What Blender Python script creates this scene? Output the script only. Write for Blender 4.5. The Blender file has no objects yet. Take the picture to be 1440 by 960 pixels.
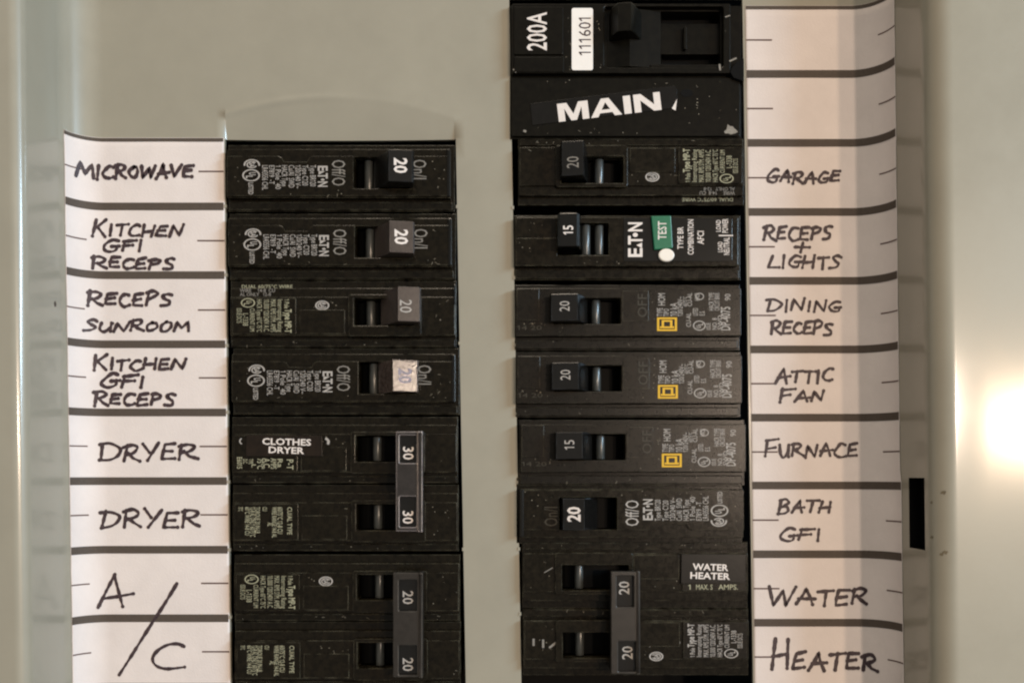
import bpy, math, random
from mathutils import Vector
random.seed(7)
PI = math.pi
# ---------------------------------------------------------------- units
# One layout unit is one 1/96.5 inch step; breakers sit on a one-inch pitch.
S = 0.0254 / 96.5
Z0 = 1.45                       # height of the picture centre above the floor (m)
D = 1250.0                      # lens distance from the cover sheet, layout units
CX, CY = 690.0, 665.0           # point of the cover straight in front of the lens
sc = bpy.context.scene
def W(x, y, h):                 # layout (x right, y down, h towards viewer) -> metres
    return Vector(((x - 720) * S, -h * S, (480 - y) * S + Z0))
def U(px, py, h):               # layout position of a point measured in the photo that lies at height h
    f = (D - h) / D
    return CX + (px - CX) * f, CY + (py - CY) * f

# ---------------------------------------------------------------- camera
cam = bpy.data.objects.new('camera', bpy.data.cameras.new('camera'))
sc.collection.objects.link(cam); sc.camera = cam
cam.location = W(CX, CY, D); cam.rotation_euler = (PI / 2, 0, 0)
cam.data.sensor_fit = 'HORIZONTAL'; cam.data.sensor_width = 36
cam.data.lens = 36 * D / 1440
cam.data.shift_x = (720 - CX) / 1440; cam.data.shift_y = (CY - 480) / 1440
cam.data.clip_start = 0.01; cam.data.clip_end = 50
# ---------------------------------------------------------------- world and lamps (indoor photograph)
w = bpy.data.worlds.new('World'); sc.world = w; w.use_nodes = True
bg = w.node_tree.nodes['Background']
bg.inputs[0].default_value = (1.0, 0.95, 0.86, 1); bg.inputs[1].default_value = 0.36
def lamp_point(name, pos, power, col, rad):
    l = bpy.data.lights.new(name, 'POINT'); l.energy = power; l.color = col; l.shadow_soft_size = rad
    o = bpy.data.objects.new(name, l); sc.collection.objects.link(o); o.location = W(*pos); return o
def lamp_area(name, pos, aim, power, col, sx, sy):
    l = bpy.data.lights.new(name, 'AREA'); l.shape = 'RECTANGLE'; l.size = sx; l.size_y = sy; l.energy = power; l.color = col
    o = bpy.data.objects.new(name, l); sc.collection.objects.link(o); o.location = W(*pos)
    o.rotation_euler = (W(*aim) - W(*pos)).to_track_quat('-Z', 'Z').to_euler(); return o
lamp_point('room_bulb', (5480, 200, 8000), 58, (1.0, 0.73, 0.50), 0.055)
lamp_point('room_bulb', (3960, 60, 8000), 60, (1.0, 0.79, 0.62), 0.045)
lamp_area('window_light', (5600, -850, 3000), (400, 420, 0), 24, (0.56, 0.80, 1.0), 0.14, 0.75)
lamp_area('ceiling_light', (300, -6500, 4200), (500, 300, 0), 16, (1.0, 0.84, 0.66), 0.5, 0.3)
sc.view_settings.view_transform = 'Standard'; sc.view_settings.look = 'None'
sc.view_settings.exposure = -0.08; sc.view_settings.gamma = 1; sc.view_settings.use_curve_mapping = False
sc.render.engine = 'CYCLES'
sc.cycles.filter_width = 2.2
sc.cycles.max_bounces = 8

# ---------------------------------------------------------------- materials
def mat(name, col, rough=0.5, var=0.0, vscale=300, bump=0.0, bscale=2500, spec=0.5, col2=None, rvar=0.0, coat=0.0, edge=None, glint_cut=.38):
    m = bpy.data.materials.new(name); m.use_nodes = True
    nt = m.node_tree; N = nt.nodes; L = nt.links; b = N['Principled BSDF']
    b.inputs['Base Color'].default_value = (*col, 1); b.inputs['Roughness'].default_value = rough
    b.inputs['Specular IOR Level'].default_value = spec
    if coat: b.inputs['Coat Weight'].default_value = coat; b.inputs['Coat Roughness'].default_value = 0.15
    tc = N.new('ShaderNodeNewGeometry')
    if var or col2 or rvar:
        n = N.new('ShaderNodeTexNoise'); n.inputs['Scale'].default_value = vscale; n.inputs['Detail'].default_value = 6
        n.inputs['Roughness'].default_value = 0.65
        L.new(tc.outputs['Position'], n.inputs['Vector'])
        r = N.new('ShaderNodeValToRGB'); r.color_ramp.elements[0].position = 0.32; r.color_ramp.elements[1].position = 0.72
        c2 = col2 or tuple(min(1, c * (1 + var)) for c in col)
        r.color_ramp.elements[0].color = (*[c * (1 - var) for c in col], 1); r.color_ramp.elements[1].color = (*c2, 1)
        L.new(n.outputs['Fac'], r.inputs['Fac']); L.new(r.outputs['Color'], b.inputs['Base Color'])
        if rvar:
            mr = N.new('ShaderNodeMapRange'); mr.inputs['To Min'].default_value = rough - rvar; mr.inputs['To Max'].default_value = rough + rvar
            mr.inputs['From Min'].default_value = .3; mr.inputs['From Max'].default_value = .7
            L.new(n.outputs['Fac'], mr.inputs['Value']); L.new(mr.outputs['Result'], b.inputs['Roughness'])
    if edge:                      # edge highlights painted into the base colour, broken up by noise
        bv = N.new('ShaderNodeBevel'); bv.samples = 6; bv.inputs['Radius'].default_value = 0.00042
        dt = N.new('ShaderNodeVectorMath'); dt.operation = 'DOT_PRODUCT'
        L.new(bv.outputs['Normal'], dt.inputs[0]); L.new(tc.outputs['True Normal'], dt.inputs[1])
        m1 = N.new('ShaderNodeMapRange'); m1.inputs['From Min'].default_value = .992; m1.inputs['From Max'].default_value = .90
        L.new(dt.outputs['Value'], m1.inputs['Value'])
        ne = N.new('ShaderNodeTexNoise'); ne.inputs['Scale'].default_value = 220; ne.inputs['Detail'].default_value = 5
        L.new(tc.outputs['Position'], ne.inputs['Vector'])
        m2 = N.new('ShaderNodeMapRange'); m2.inputs['From Min'].default_value = glint_cut; m2.inputs['From Max'].default_value = glint_cut + .26
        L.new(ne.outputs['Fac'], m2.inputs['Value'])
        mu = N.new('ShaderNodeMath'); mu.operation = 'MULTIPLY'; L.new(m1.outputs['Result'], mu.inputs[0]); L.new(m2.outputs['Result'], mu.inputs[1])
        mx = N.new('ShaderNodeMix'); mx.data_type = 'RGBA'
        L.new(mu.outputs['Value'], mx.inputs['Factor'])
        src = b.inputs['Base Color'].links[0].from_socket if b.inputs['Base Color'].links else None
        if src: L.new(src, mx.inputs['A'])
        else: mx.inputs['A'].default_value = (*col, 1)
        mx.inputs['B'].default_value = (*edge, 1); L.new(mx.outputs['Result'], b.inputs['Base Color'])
    if bump:
        n2 = N.new('ShaderNodeTexNoise'); n2.inputs['Scale'].default_value = bscale; n2.inputs['Detail'].default_value = 3
        L.new(tc.outputs['Position'], n2.inputs['Vector'])
        bp = N.new('ShaderNodeBump'); bp.inputs['Strength'].default_value = bump; bp.inputs['Distance'].default_value = 0.0002
        L.new(n2.outputs['Fac'], bp.inputs['Height']); L.new(bp.outputs['Normal'], b.inputs['Normal'])
    return m
M = {}
M['cover'] = mat('grey_enamel', (.285, .264, .208), .36, .05, 38, .05, 700, .35, rvar=.05, coat=.7)
M['box'] = mat('dark_box_steel', (.008, .008, .008), .7, .1, spec=.1)
M['paper'] = mat('white_paper', (.665, .60, .572), .85, .06, 50, .4, 1500, .25)
M['line'] = mat('printed_line_ink', (.075, .058, .046), .7, .12, 1500, spec=.3)
M['tick'] = mat('thin_line_ink', (.10, .06, .05), .7, spec=.3)
M['marker'] = mat('marker_ink', (.030, .016, .020), .55, .3, 1200, spec=.35, col2=(.07, .045, .05))
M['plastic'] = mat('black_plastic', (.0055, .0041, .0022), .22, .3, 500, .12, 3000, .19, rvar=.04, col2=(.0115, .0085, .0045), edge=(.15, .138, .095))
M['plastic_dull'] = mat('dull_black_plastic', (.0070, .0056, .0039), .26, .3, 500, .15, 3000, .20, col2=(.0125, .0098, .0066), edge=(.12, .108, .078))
M['plastic_gloss'] = mat('glossy_black_plastic', (.0035, .0032, .0026), .2, .2, 600, .06, 2000, .4)
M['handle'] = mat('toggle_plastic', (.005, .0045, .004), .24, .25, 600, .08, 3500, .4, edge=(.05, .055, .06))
M['handle_grey'] = mat('lit_toggle_plastic', (.040, .031, .027), .30, .25, 500, .2, 4000, .4, edge=(.12, .10, .09))  # lit copy of the toggle plastic: base lightened for faces that catch light
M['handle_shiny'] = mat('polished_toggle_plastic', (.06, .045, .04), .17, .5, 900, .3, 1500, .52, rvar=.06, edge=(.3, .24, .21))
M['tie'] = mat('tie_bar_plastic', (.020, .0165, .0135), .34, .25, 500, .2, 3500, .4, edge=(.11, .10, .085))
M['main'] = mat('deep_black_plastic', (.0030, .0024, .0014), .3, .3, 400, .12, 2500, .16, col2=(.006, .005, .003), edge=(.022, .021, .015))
M['tie_shiny'] = mat('glint_edged_tie_bar_plastic', (.024, .020, .018), .22, .25, 500, .2, 3500, .5, edge=(.62, .54, .53), glint_cut=.2)  # palest painted glints, along the edges of the tie bar
M['pit'] = mat('switch_slot_black', (.003, .003, .003), .6, spec=.08)
M['rib'] = mat('rocker_barrel_plastic', (.04, .043, .041), .28, .2, 700)
M['print'] = mat('pale_print', (.36, .335, .31), .6, .18, 2500, spec=.3)
M['print_dim'] = mat('dim_print', (.20, .185, .165), .6, .25, 2500, spec=.3)
M['print_olive'] = mat('olive_print', (.32, .31, .21), .6, .25, 2500, spec=.3)
M['print_faint'] = mat('faint_moulded_print', (.035, .031, .022), .6, .3, 2500, spec=.3)
M['white_print'] = mat('white_print', (.66, .60, .56), .5, .06, 1500, spec=.3)
M['sticker'] = mat('white_sticker', (.74, .70, .66), .55, .03, 400, .1, 2500)
M['tape'] = mat('black_label_tape', (.0045, .004, .0035), .28, .3, 350, .06, 1200, .27)
M['tape_brown'] = mat('brown_black_label_tape', (.012, .007, .004), .3, .4, 350, .06, 1200, .3)
M['yellow'] = mat('yellow_print', (.62, .36, .018), .5, .08, 1500, spec=.3)
M['green'] = mat('green_button', (.006, .115, .056), .34, .08, 700, spec=.45)
M['white_btn'] = mat('white_button', (.72, .67, .60), .4, .03)
M['smudge'] = mat('pale_paint_smear', (.22, .20, .17), .7, .4, 1800)
M['smudge_dark'] = mat('brown_grime', (.15, .125, .08), .6, .3, 900)
M['number'] = mat('lavender_number_print', (.27, .24, .28), .8, .1, 900, spec=.05)
M['dust'] = mat('dust_speck', (.20, .175, .13), .8)

# ---------------------------------------------------------------- helpers
def tag(o, label=None, cat=None, group=None, kind=None):
    for k, v in (('label', label), ('category', cat), ('group', group), ('kind', kind)):
        if v: o[k] = v
    return o
def link(name, me, m, parent=None, smooth=False):
    o = bpy.data.objects.new(name, me); sc.collection.objects.link(o)
    me.materials.clear(); me.materials.append(m)
    if smooth: me.polygons.foreach_set('use_smooth', [True] * len(me.polygons))
    if parent: o.parent = parent
    return o
def mesh(name, V, F):
    me = bpy.data.meshes.new(name); me.from_pydata([tuple(v) for v in V], [], F); me.update(); return me
def empty(name, loc, label, cat, group=None):
    o = bpy.data.objects.new(name, None); sc.collection.objects.link(o); o.location = loc
    o.empty_display_size = .01
    return tag(o, label, cat, group)

class Frame:
    """In-plane frame of one breaker: local (a,b,h) measured at face height, flipped 180 deg when turned round."""
    FH = 14.0
    def __init__(s, px, py, flip=False, tilt=0.0):
        s.ox, s.oy = U(px, py, s.FH); s.f = (D - s.FH) / D; s.sg = -1 if flip else 1; s.t = tilt
        s.o = W(s.ox, s.oy, 0)
    def __call__(s, a, b, h):
        a, b = a * s.f * s.sg, b * s.f * s.sg
        return Vector((a * S, -h * S, -b * S))

# deferred 2D plates (curves give bevelled outlines with holes)
JOBS = []
def rect(a0, b0, a1, b1, r=0.0, n=4):
    if r <= 0: return [(a0, b0), (a1, b0), (a1, b1), (a0, b1)]
    P = []
    for cx, cy, t0 in ((a1 - r, b0 + r, -PI / 2), (a1 - r, b1 - r, 0), (a0 + r, b1 - r, PI / 2), (a0 + r, b0 + r, PI)):
        for i in range(n + 1):
            t = t0 + PI / 2 * i / n; P.append((cx + r * math.cos(t), cy + r * math.sin(t)))
    return P
def plate(name, loops, h0, h1, m, parent, fr, bev=0.8, kind='face', smooth=False, at=None):
    cu = bpy.data.curves.new(name, 'CURVE'); cu.dimensions = '2D'; cu.fill_mode = 'BOTH'
    bev = min(bev, (h1 - h0) * .45)
    cu.extrude = (h1 - h0) / 2 - bev; cu.bevel_depth = bev; cu.bevel_resolution = 1; cu.offset = -bev
    for lp in loops:
        sp = cu.splines.new('POLY'); sp.points.add(len(lp) - 1); sp.use_cyclic_u = True
        for p, q in zip(sp.points, lp):
            p.co = (q[0], -q[1] if kind == 'face' else q[1], 0, 1)
    tmp = bpy.data.objects.new('tmp', cu); sc.collection.objects.link(tmp)
    JOBS.append((tmp, name, (h0 + h1) / 2, m, parent, fr, kind, smooth))
    o = bpy.data.objects.new(name, bpy.data.meshes.new(name)); sc.collection.objects.link(o)
    if parent: o.parent = parent
    JOBS[-1] = JOBS[-1] + (o,)
    return o
def flush():
    bpy.context.view_layer.update(); dg = bpy.context.evaluated_depsgraph_get()
    for tmp, name, mid, m, parent, fr, kind, smooth, o in JOBS:
        me = bpy.data.meshes.new_from_object(tmp.evaluated_get(dg))
        for v in me.vertices:
            x, y, z = v.co
            v.co = fr(x, -y, z + mid) if kind == 'face' else fr(x, -z + mid, y)
        me.materials.clear(); me.materials.append(m); me.update()
        me.polygons.foreach_set('use_smooth', [smooth] * len(me.polygons))
        old = o.data; o.data = me; bpy.data.meshes.remove(old); me.name = name
        cu = tmp.data; bpy.data.objects.remove(tmp); bpy.data.curves.remove(cu)
    JOBS.clear()

# ---------------------------------------------------------------- glyphs of the built-in font
CHARS = "ABCDEFGHIJKLMNOPQRSTUVWXYZabcdefghijklmnopqrstuvwxyz0123456789/-.,~+°"
GL = {}; ADV = {}
def make_glyphs():
    objs = []
    def t(body, off):
        c = bpy.data.curves.new('t', 'FONT'); c.body = body; c.size = 1; c.resolution_u = 2; c.offset = off
        o = bpy.data.objects.new('t', c); sc.collection.objects.link(o); return o
    for c in CHARS:
        for wgt, off in ((0, 0.0), (1, .010), (2, .024)): objs.append((c, wgt, t(c, off)))
        objs.append((c, 'adv', t('H' + c + 'H', 0)))
    hh = t('HH', 0)
    bpy.context.view_layer.update(); dg = bpy.context.evaluated_depsgraph_get()
    def bb(o):
        me = bpy.data.meshes.new_from_object(o.evaluated_get(dg))
        V = [(v.co.x, v.co.y) for v in me.vertices]; F = [tuple(p.vertices) for p in me.polygons]
        bpy.data.meshes.remove(me); return V, F
    hv, _ = bb(hh); hw = max(v[0] for v in hv) - min(v[0] for v in hv); cap = max(v[1] for v in hv)
    for c, wgt, o in objs:
        V, F = bb(o)
        if wgt == 'adv': ADV[c] = (max(v[0] for v in V) - min(v[0] for v in V) - hw) / cap
        else: GL[c, wgt] = ([(x / cap, y / cap) for x, y in V], F)
    for _, _, o in objs + [(0, 0, hh)]:
        cu = o.data; bpy.data.objects.remove(o); bpy.data.curves.remove(cu)
make_glyphs()
for wgt, tk in ((0, .115), (1, .15), (2, .19)):      # figure one with a flag
    GL['1', wgt] = ([(.40 - tk, 0), (.40, 0), (.40, 1), (.40 - tk * .8, 1), (.06, .82), (.06, .82 - tk), (.40 - tk, .80)], [(0, 1, 2, 6), (6, 2, 3, 4, 5)])
ADV['1'] = .62
DIR = {'D': ((0, 1), (1, 0)), 'U': ((0, -1), (-1, 0)), 'H': ((1, 0), (0, -1)), 'V': ((-1, 0), (0, 1))}
class Ink:
    """Collects flat print (letters, rings, bars) into one mesh laid on a surface."""
    def __init__(s): s.V = []; s.F = []
    def poly(s, pts, faces=None):
        n = len(s.V); s.V += pts
        s.F += [tuple(n + i for i in f) for f in (faces or [tuple(range(len(pts)))])]
    def text(s, body, a, b, cap, length, d='D', wgt=0, ang=0.0, anchor='c', shear=0.0):
        """anchor c: (a,b) is the centre; s: (a,b) is the start of the line, mid cap height. Length None = natural."""
        nat = sum(ADV.get(c, .35) if c != ' ' else .38 for c in body) * cap
        k = (length / nat) if length else 1.0
        L = nat * k; (rx, ry), (ux, uy) = DIR[d]
        if ang:
            ca, sa = math.cos(ang), math.sin(ang)
            rx, ry = rx * ca - ry * sa, rx * sa + ry * ca; ux, uy = ux * ca - uy * sa, ux * sa + uy * ca
        x = -L / 2 if anchor == 'c' else 0
        for c in body:
            if c != ' ' and (c, wgt) in GL:
                V, F = GL[c, wgt]
                P = []
                for gx, gy in V:
                    p = x + gx * cap * k; q = (gy - .5) * cap; p += shear * gy * cap
                    P.append((a + rx * p + ux * q, b + ry * p + uy * q))
                s.poly(P, F)
            x += (ADV.get(c, .35) if c != ' ' else .38) * cap * k
        return s
    def ring(s, a, b, rx, ry, wd, t0=0, t1=2 * PI, n=22):
        P = []; F = []
        for i in range(n + 1):
            t = t0 + (t1 - t0) * i / n
            P += [(a + rx * math.cos(t), b + ry * math.sin(t)), (a + (rx - wd) * math.cos(t), b + (ry - wd * ry / rx) * math.sin(t))]
        for i in range(n): F.append((2 * i, 2 * i + 1, 2 * i + 3, 2 * i + 2))
        s.poly(P, F); return s
    def bar(s, a0, b0, a1, b1): s.poly([(a0, b0), (a1, b0), (a1, b1), (a0, b1)]); return s
    def line(s, p, q, wd):
        dx, dy = q[0] - p[0], q[1] - p[1]; l = math.hypot(dx, dy); nx, ny = -dy / l * wd / 2, dx / l * wd / 2
        s.poly([(p[0] + nx, p[1] + ny), (q[0] + nx, q[1] + ny), (q[0] - nx, q[1] - ny), (p[0] - nx, p[1] - ny)]); return s
    def build(s, name, m, parent, fr, h):
        hf = h if callable(h) else (lambda a, b: h)
        me = mesh(name, [fr(a, b, hf(a, b)) for a, b in s.V], s.F)
        return link(name, me, m, parent)

# ---------------------------------------------------------------- the cover sheet (pressed steel pan with raised trim)
RF = 45.0; TOPH = 137.0; SHX = .012
def prof_r(s, rc=28.0):          # right half: developed length s -> (x, h); the flat ends at 1200
    if s <= 1200: return s, 0.0
    t = s - 1200; q = RF * PI / 2
    if t <= q: return 1200 + RF * math.sin(t / RF), RF - RF * math.cos(t / RF)
    t -= q; wl = TOPH - rc - RF
    if t <= wl: return 1200 + RF, RF + t
    t -= wl; q = rc * PI / 2
    if t <= q: return 1245 + rc - rc * math.cos(t / rc), TOPH - rc + rc * math.sin(t / rc)
    t -= q
    return 1245 + rc + t, TOPH + .03 * t
def prof(s):
    if s >= 675: return prof_r(s)
    x, h = prof_r(1350 - s, 17.0); return 1350 - x, h
def shear(x, y): return x + SHX * (y - 480)
OPEN = [(313.7, .0118), (637.4, .0184), (716.0, .0179), (1044.0, .0158)]   # opening edges: x at y = 0, drift per unit of y
def lerp_tab(x, T):
    for (x0, v0), (x1, v1) in zip(T, T[1:]):
        if x <= x1: return v0 + (v1 - v0) * (x - x0) / (x1 - x0)
    return T[-1][1]
SLT = [(144.2, SHX)] + OPEN + [(1194.2, SHX)]
def frange(a, b, n): return [a + (b - a) * i / n for i in range(n)]
flat = frange(144.2, 313.7, 14) + [313.7, 314.6, 315.6] + frange(318, 634, 84) + [634.6, 636.0, 637.4] + frange(637.4, 716, 6)[1:] + [716] + frange(716, 1044, 10)[1:] + [1044] + frange(1044, 1194.2, 8)[1:] + [1194.2]
q = RF * PI / 2
rs = [1200 + q * i / 14 for i in range(1, 15)]
wall0 = 1200 + q
rs += [wall0 + 10, wall0 + (65 - 45), wall0 + (108 - 45)]
qc = 28 * PI / 2
rs += [wall0 + 64 + qc * i / 10 for i in range(0, 11)] + [wall0 + 64 + qc + 40 * i for i in range(1, 10)]
ql = 17 * PI / 2
ls = [1200 + q * i / 14 for i in range(1, 15)] + [wall0 + 30] + [wall0 + 75 + ql * i / 10 for i in range(0, 11)] + [wall0 + 75 + ql + 40 * i for i in range(1, 10)]
cols = [('p', 1350 - s) for s in reversed(ls)] + [('f', x) for x in flat] + [('p', s) for s in rs]
rows = frange(-260, -3, 8) + [-3] + frange(-3, 128, 12)[1:] + frange(128, 195, 33) + [195] + frange(195, 671, 16)[1:] + [671] + frange(671, 764, 4)[1:] + [764] + frange(764, 990, 8)[1:] + [990] + frange(990, 1260, 8)[1:] + [1260]
def dent(x, y):                  # bent-in tab above the left opening
    xl, xr = 313.7 + .0118 * y, 637.4 + .0184 * y
    if x <= xl + .3 or x >= xr - .3 or y > 196: return 0.0
    ya = 137 + 26 * ((x - 470) / 160) ** 2
    d = y - ya
    lip = 1.5 * math.exp(-(d / 5.0) ** 2) * min(1, max(.12, (540 - x) / 150))
    if d <= -6: return lip
    dd = max(0, d)
    return lip - .155 * (dd * dd / (dd + 5.0))
V = []; idx = {}
for j, y in enumerate(rows):
    for i, (k, c) in enumerate(cols):
        if k == 'p': x, h = prof(c); x = shear(x, y)
        else:
            x = c + lerp_tab(c, SLT) * y; h = dent(x, y)
        idx[i, j] = len(V); V.append((x, y, h))
fi = {round(c, 3): i for i, (k, c) in enumerate(cols) if k == 'f'}
iL, iR, iA, iB = [fi[round(o[0], 3)] for o in OPEN]
i_s0 = next(i for i, (k, c) in enumerate(cols) if k == 'p' and abs(c - (wall0 + 20)) < 1e-6)
jr = {y: j for j, y in enumerate(rows)}
def is_hole(i, j):
    y = rows[j]
    if iL <= i < iR and 195 <= y < 990: return True
    if iA <= i < iB and -3 <= y < 990: return True
    if i == i_s0 and 671 <= y < 764: return True
    return False
F = []
for j in range(len(rows) - 1):
    for i in range(len(cols) - 1):
        if not is_hole(i, j): F.append((idx[i, j], idx[i, j + 1], idx[i + 1, j + 1], idx[i + 1, j]))
panel_o = W(690, 1000, 0)
panel = empty('breaker_panel', panel_o, 'grey painted steel electrical panel cover with two rows of breaker openings', 'breaker panel')
def pl(V): return [W(*v) - panel_o for v in V]
cov = link('cover', mesh('cover', pl(V), F), M['cover'], panel, True)
# sheet thickness seen at the cut edges
V2 = []; F2 = []
def skirt(path, depth=6.0, closed=False):
    n = len(V2)
    for x, y, h in path: V2.append((x, y, h)); V2.append((x, y, h - depth))
    for i in range(len(path) - 1): F2.append((n + 2 * i, n + 2 * i + 1, n + 2 * i + 3, n + 2 * i + 2))
jt, jb, jm = jr[195], jr[990], jr[-3]
P_ = lambda i, j: V[idx[i, j]]
skirt([P_(iL, j) for j in range(jt, jb + 1)]); skirt([P_(iR, j) for j in range(jt, jb + 1)])
skirt([P_(i, jt) for i in range(iL, iR + 1)]); skirt([P_(i, jb) for i in range(iL, iR + 1)])
skirt([P_(iA, j) for j in range(jm, jb + 1)]); skirt([P_(iB, j) for j in range(jm, jb + 1)])
skirt([P_(i, jm) for i in range(iA, iB + 1)]); skirt([P_(i, jb) for i in range(iA, iB + 1)])
link('cut_edge', mesh('cut_edge', pl(V2), F2), M['cover'], panel)
# black pocket added behind the latch slot in the right wall to keep it dark
sx0 = [P_(i_s0, jr[671]), P_(i_s0 + 1, jr[671]), P_(i_s0 + 1, jr[764]), P_(i_s0, jr[764])]
VS = sx0 + [(x + 16, y, h) for x, y, h in sx0]
link('dark_slot_pocket', mesh('dark_slot_pocket', pl(VS), [(i, (i + 1) % 4, 4 + (i + 1) % 4, 4 + i) for i in range(4)] + [(4, 5, 6, 7)]), M['pit'], panel)
# steel back box
bx0, bx1, by0, by1, hb, ht = -340, 1690, -262, 1262, -170, 133
BV = [(bx0, by0, ht), (bx1, by0, ht), (bx1, by1, ht), (bx0, by1, ht), (bx0, by0, hb), (bx1, by0, hb), (bx1, by1, hb), (bx0, by1, hb)]
link('back_box', mesh('back_box', pl(BV), [(0, 1, 5, 4), (1, 2, 6, 5), (2, 3, 7, 6), (3, 0, 4, 7), (4, 5, 6, 7)]), M['box'], panel)
# nibs left where knock-out strips were snapped off
nib = mesh('knockout_nib', [(-.0004, -.0003, -.0006), (.0004, -.0003, -.0006), (.0004, -.0003, .0006), (-.0004, -.0003, .0006),
                           (-.0004, .0012, -.0006), (.0004, .0012, -.0006), (.0004, .0012, .0006), (-.0004, .0012, .0006)],
           [(0, 1, 2, 3), (0, 4, 5, 1), (1, 5, 6, 2), (2, 6, 7, 3), (3, 7, 4, 0)])
nib.materials.append(M['cover'])
for (x0, k), ys in ((OPEN[0], (291, 388, 485, 581, 677, 773, 869)), (OPEN[2], (193, 294, 391, 487, 583, 678, 770, 864)), (OPEN[1], (292, 482, 770))):
    for y in ys:
        o = bpy.data.objects.new('knockout_nib', nib); sc.collection.objects.link(o); o.parent = panel
        o.location = W(x0 + k * y, y + random.uniform(-2, 2), 0) - panel_o
def on_cover(s, y, lift):        # developed position on the cover -> layout point lifted off the surface
    x, h = prof(s); e = .5
    xa, ha = prof(s - e); xb, hb_ = prof(s + e)
    tx, th = xb - xa, hb_ - ha; l = math.hypot(tx, th); nx, nh = -th / l, tx / l
    return shear(x + nx * lift, y), y, h + nh * lift
# small chips and pimples in the paint
for py, tt, r in ((692, .95, 3.6), (706, .42, 2.6), (755, .42, 2.6), (776, 1.0, 3.4), (779, .85, 2.4)):
    s_c = wall0 + 64 + 28 * tt; _, yy = U(0, py, prof(s_c)[1]); Vb = []
    for k in range(10):
        rr = r * random.uniform(.6, 1.2); t = 2 * PI * k / 10
        Vb.append(on_cover(s_c + rr * math.cos(t), yy + rr * .8 * math.sin(t), .12))
    link('paint_chip', mesh('paint_chip', pl(Vb), [tuple(range(10))]), M['smudge_dark'], panel)
_, yy = U(0, 428, 52); xl = shear(105, yy)
Vb = [(xl + .15, yy + 4 * math.sin(t * PI / 4), 55 + 3.4 * math.cos(t * PI / 4)) for t in range(8)] + [(xl + 1.2, yy, 55)]
link('paint_chip', mesh('paint_chip', pl(Vb), [((k + 1) % 8, k, 8) for k in range(8)]), M['line'], panel)

# ---------------------------------------------------------------- paper label strips
PAPER_LIFT = .55
class Strip:
    def __init__(s, name, s0f, s1f, y0, y1, label):
        s.s0f, s.s1f, s.y0, s.y1 = s0f, s1f, y0, y1
        s.o = W((prof(s0f(y0))[0] + prof(s1f(y0))[0]) / 2, y1, 0)
        s.e = empty(name, s.o, label, 'label strip', 'paper circuit directory strips')
        V = []; F = []; nx, ny = 64, 60
        for j in range(ny + 1):
            y = y0 + (y1 - y0) * j / ny; a, b = s0f(y), s1f(y)
            for i in range(nx + 1):
                V.append(W(*on_cover(a + (b - a) * i / nx, y, PAPER_LIFT + .12 * math.sin(y * .031 + i * .2))) - s.o)
        for j in range(ny):
            for i in range(nx):
                k = j * (nx + 1) + i; F.append((k, k + nx + 1, k + nx + 2, k + 1))
        bd = [i for i in range(nx + 1)] + [j * (nx + 1) + nx for j in range(1, ny + 1)] + [ny * (nx + 1) + i for i in range(nx - 1, -1, -1)] + [j * (nx + 1) for j in range(ny - 1, 0, -1)]
        n = len(V)
        for k in bd: V.append(V[k] + Vector((0, .4 * S, 0)))
        for m_ in range(len(bd)):
            m2 = (m_ + 1) % len(bd); F.append((bd[m_], bd[m2], n + m2, n + m_))
        link('paper', mesh('paper', V, F), M['paper'], s.e, True)
    def P(s, a, y, lift=0.0): return W(*on_cover(a, y, PAPER_LIFT + .32 + lift)) - s.o
    def bar(s, name, a0, a1, y0, y1, m, n=60, lift=0.0, slope=0.0):
        V = []; F = []
        for i in range(n + 1):
            a = a0 + (a1 - a0) * i / n; dy = slope * (a - a0)
            V += [s.P(a, y0 + dy, lift), s.P(a, y1 + dy, lift)]
        for i in range(n): F.append((2 * i, 2 * i + 1, 2 * i + 3, 2 * i + 2))
        return link(name, mesh(name, V, F), m, s.e)
    def ink(s, name, strokes, wd, label=None):
        wd *= .98
        V = []; F = []
        for k, st in enumerate(strokes):
            lift = .12 + .02 * k; st = resample(st, 1.6); n = len(st)
            if n < 2: continue
            base = len(V)
            for i, (x, y) in enumerate(st):
                x0, y0 = st[max(0, i - 1)]; x1, y1 = st[min(n - 1, i + 1)]
                dx, dy = x1 - x0, y1 - y0; l = math.hypot(dx, dy) or 1
                ww = wd / 2 * (1 + .16 * math.sin(i * .33 + k * 2.1) + .10 * math.sin(i * .9 + k) - .22 * (i / n) ** 2) * random.uniform(.93, 1.07)
                nx, ny = -dy / l * ww, dx / l * ww
                V += [s.P(x + nx, y + ny, lift), s.P(x - nx, y - ny, lift)]
            for i in range(n - 1):
                a = base + 2 * i; F.append((a, a + 1, a + 3, a + 2))
            for (x, y) in (st[0], st[-1]):     # round ends
                c = len(V); rr = wd / 2 * random.uniform(1.0, 1.15)
                for t in range(10): V.append(s.P(x + rr * math.cos(t * PI / 5), y + rr * math.sin(t * PI / 5), lift + .01))
                F.append(tuple(range(c, c + 10)))
        o = link(name, mesh(name, V, F), M['marker'], s.e)
        if label: o['label'] = label
        return o
def resample(P, step):
    out = [P[0]]
    for p, q_ in zip(P, P[1:]):
        d = math.hypot(q_[0] - p[0], q_[1] - p[1]); n = max(1, int(d / step))
        for i in range(1, n + 1): out.append((p[0] + (q_[0] - p[0]) * i / n, p[1] + (q_[1] - p[1]) * i / n))
    return out
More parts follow.
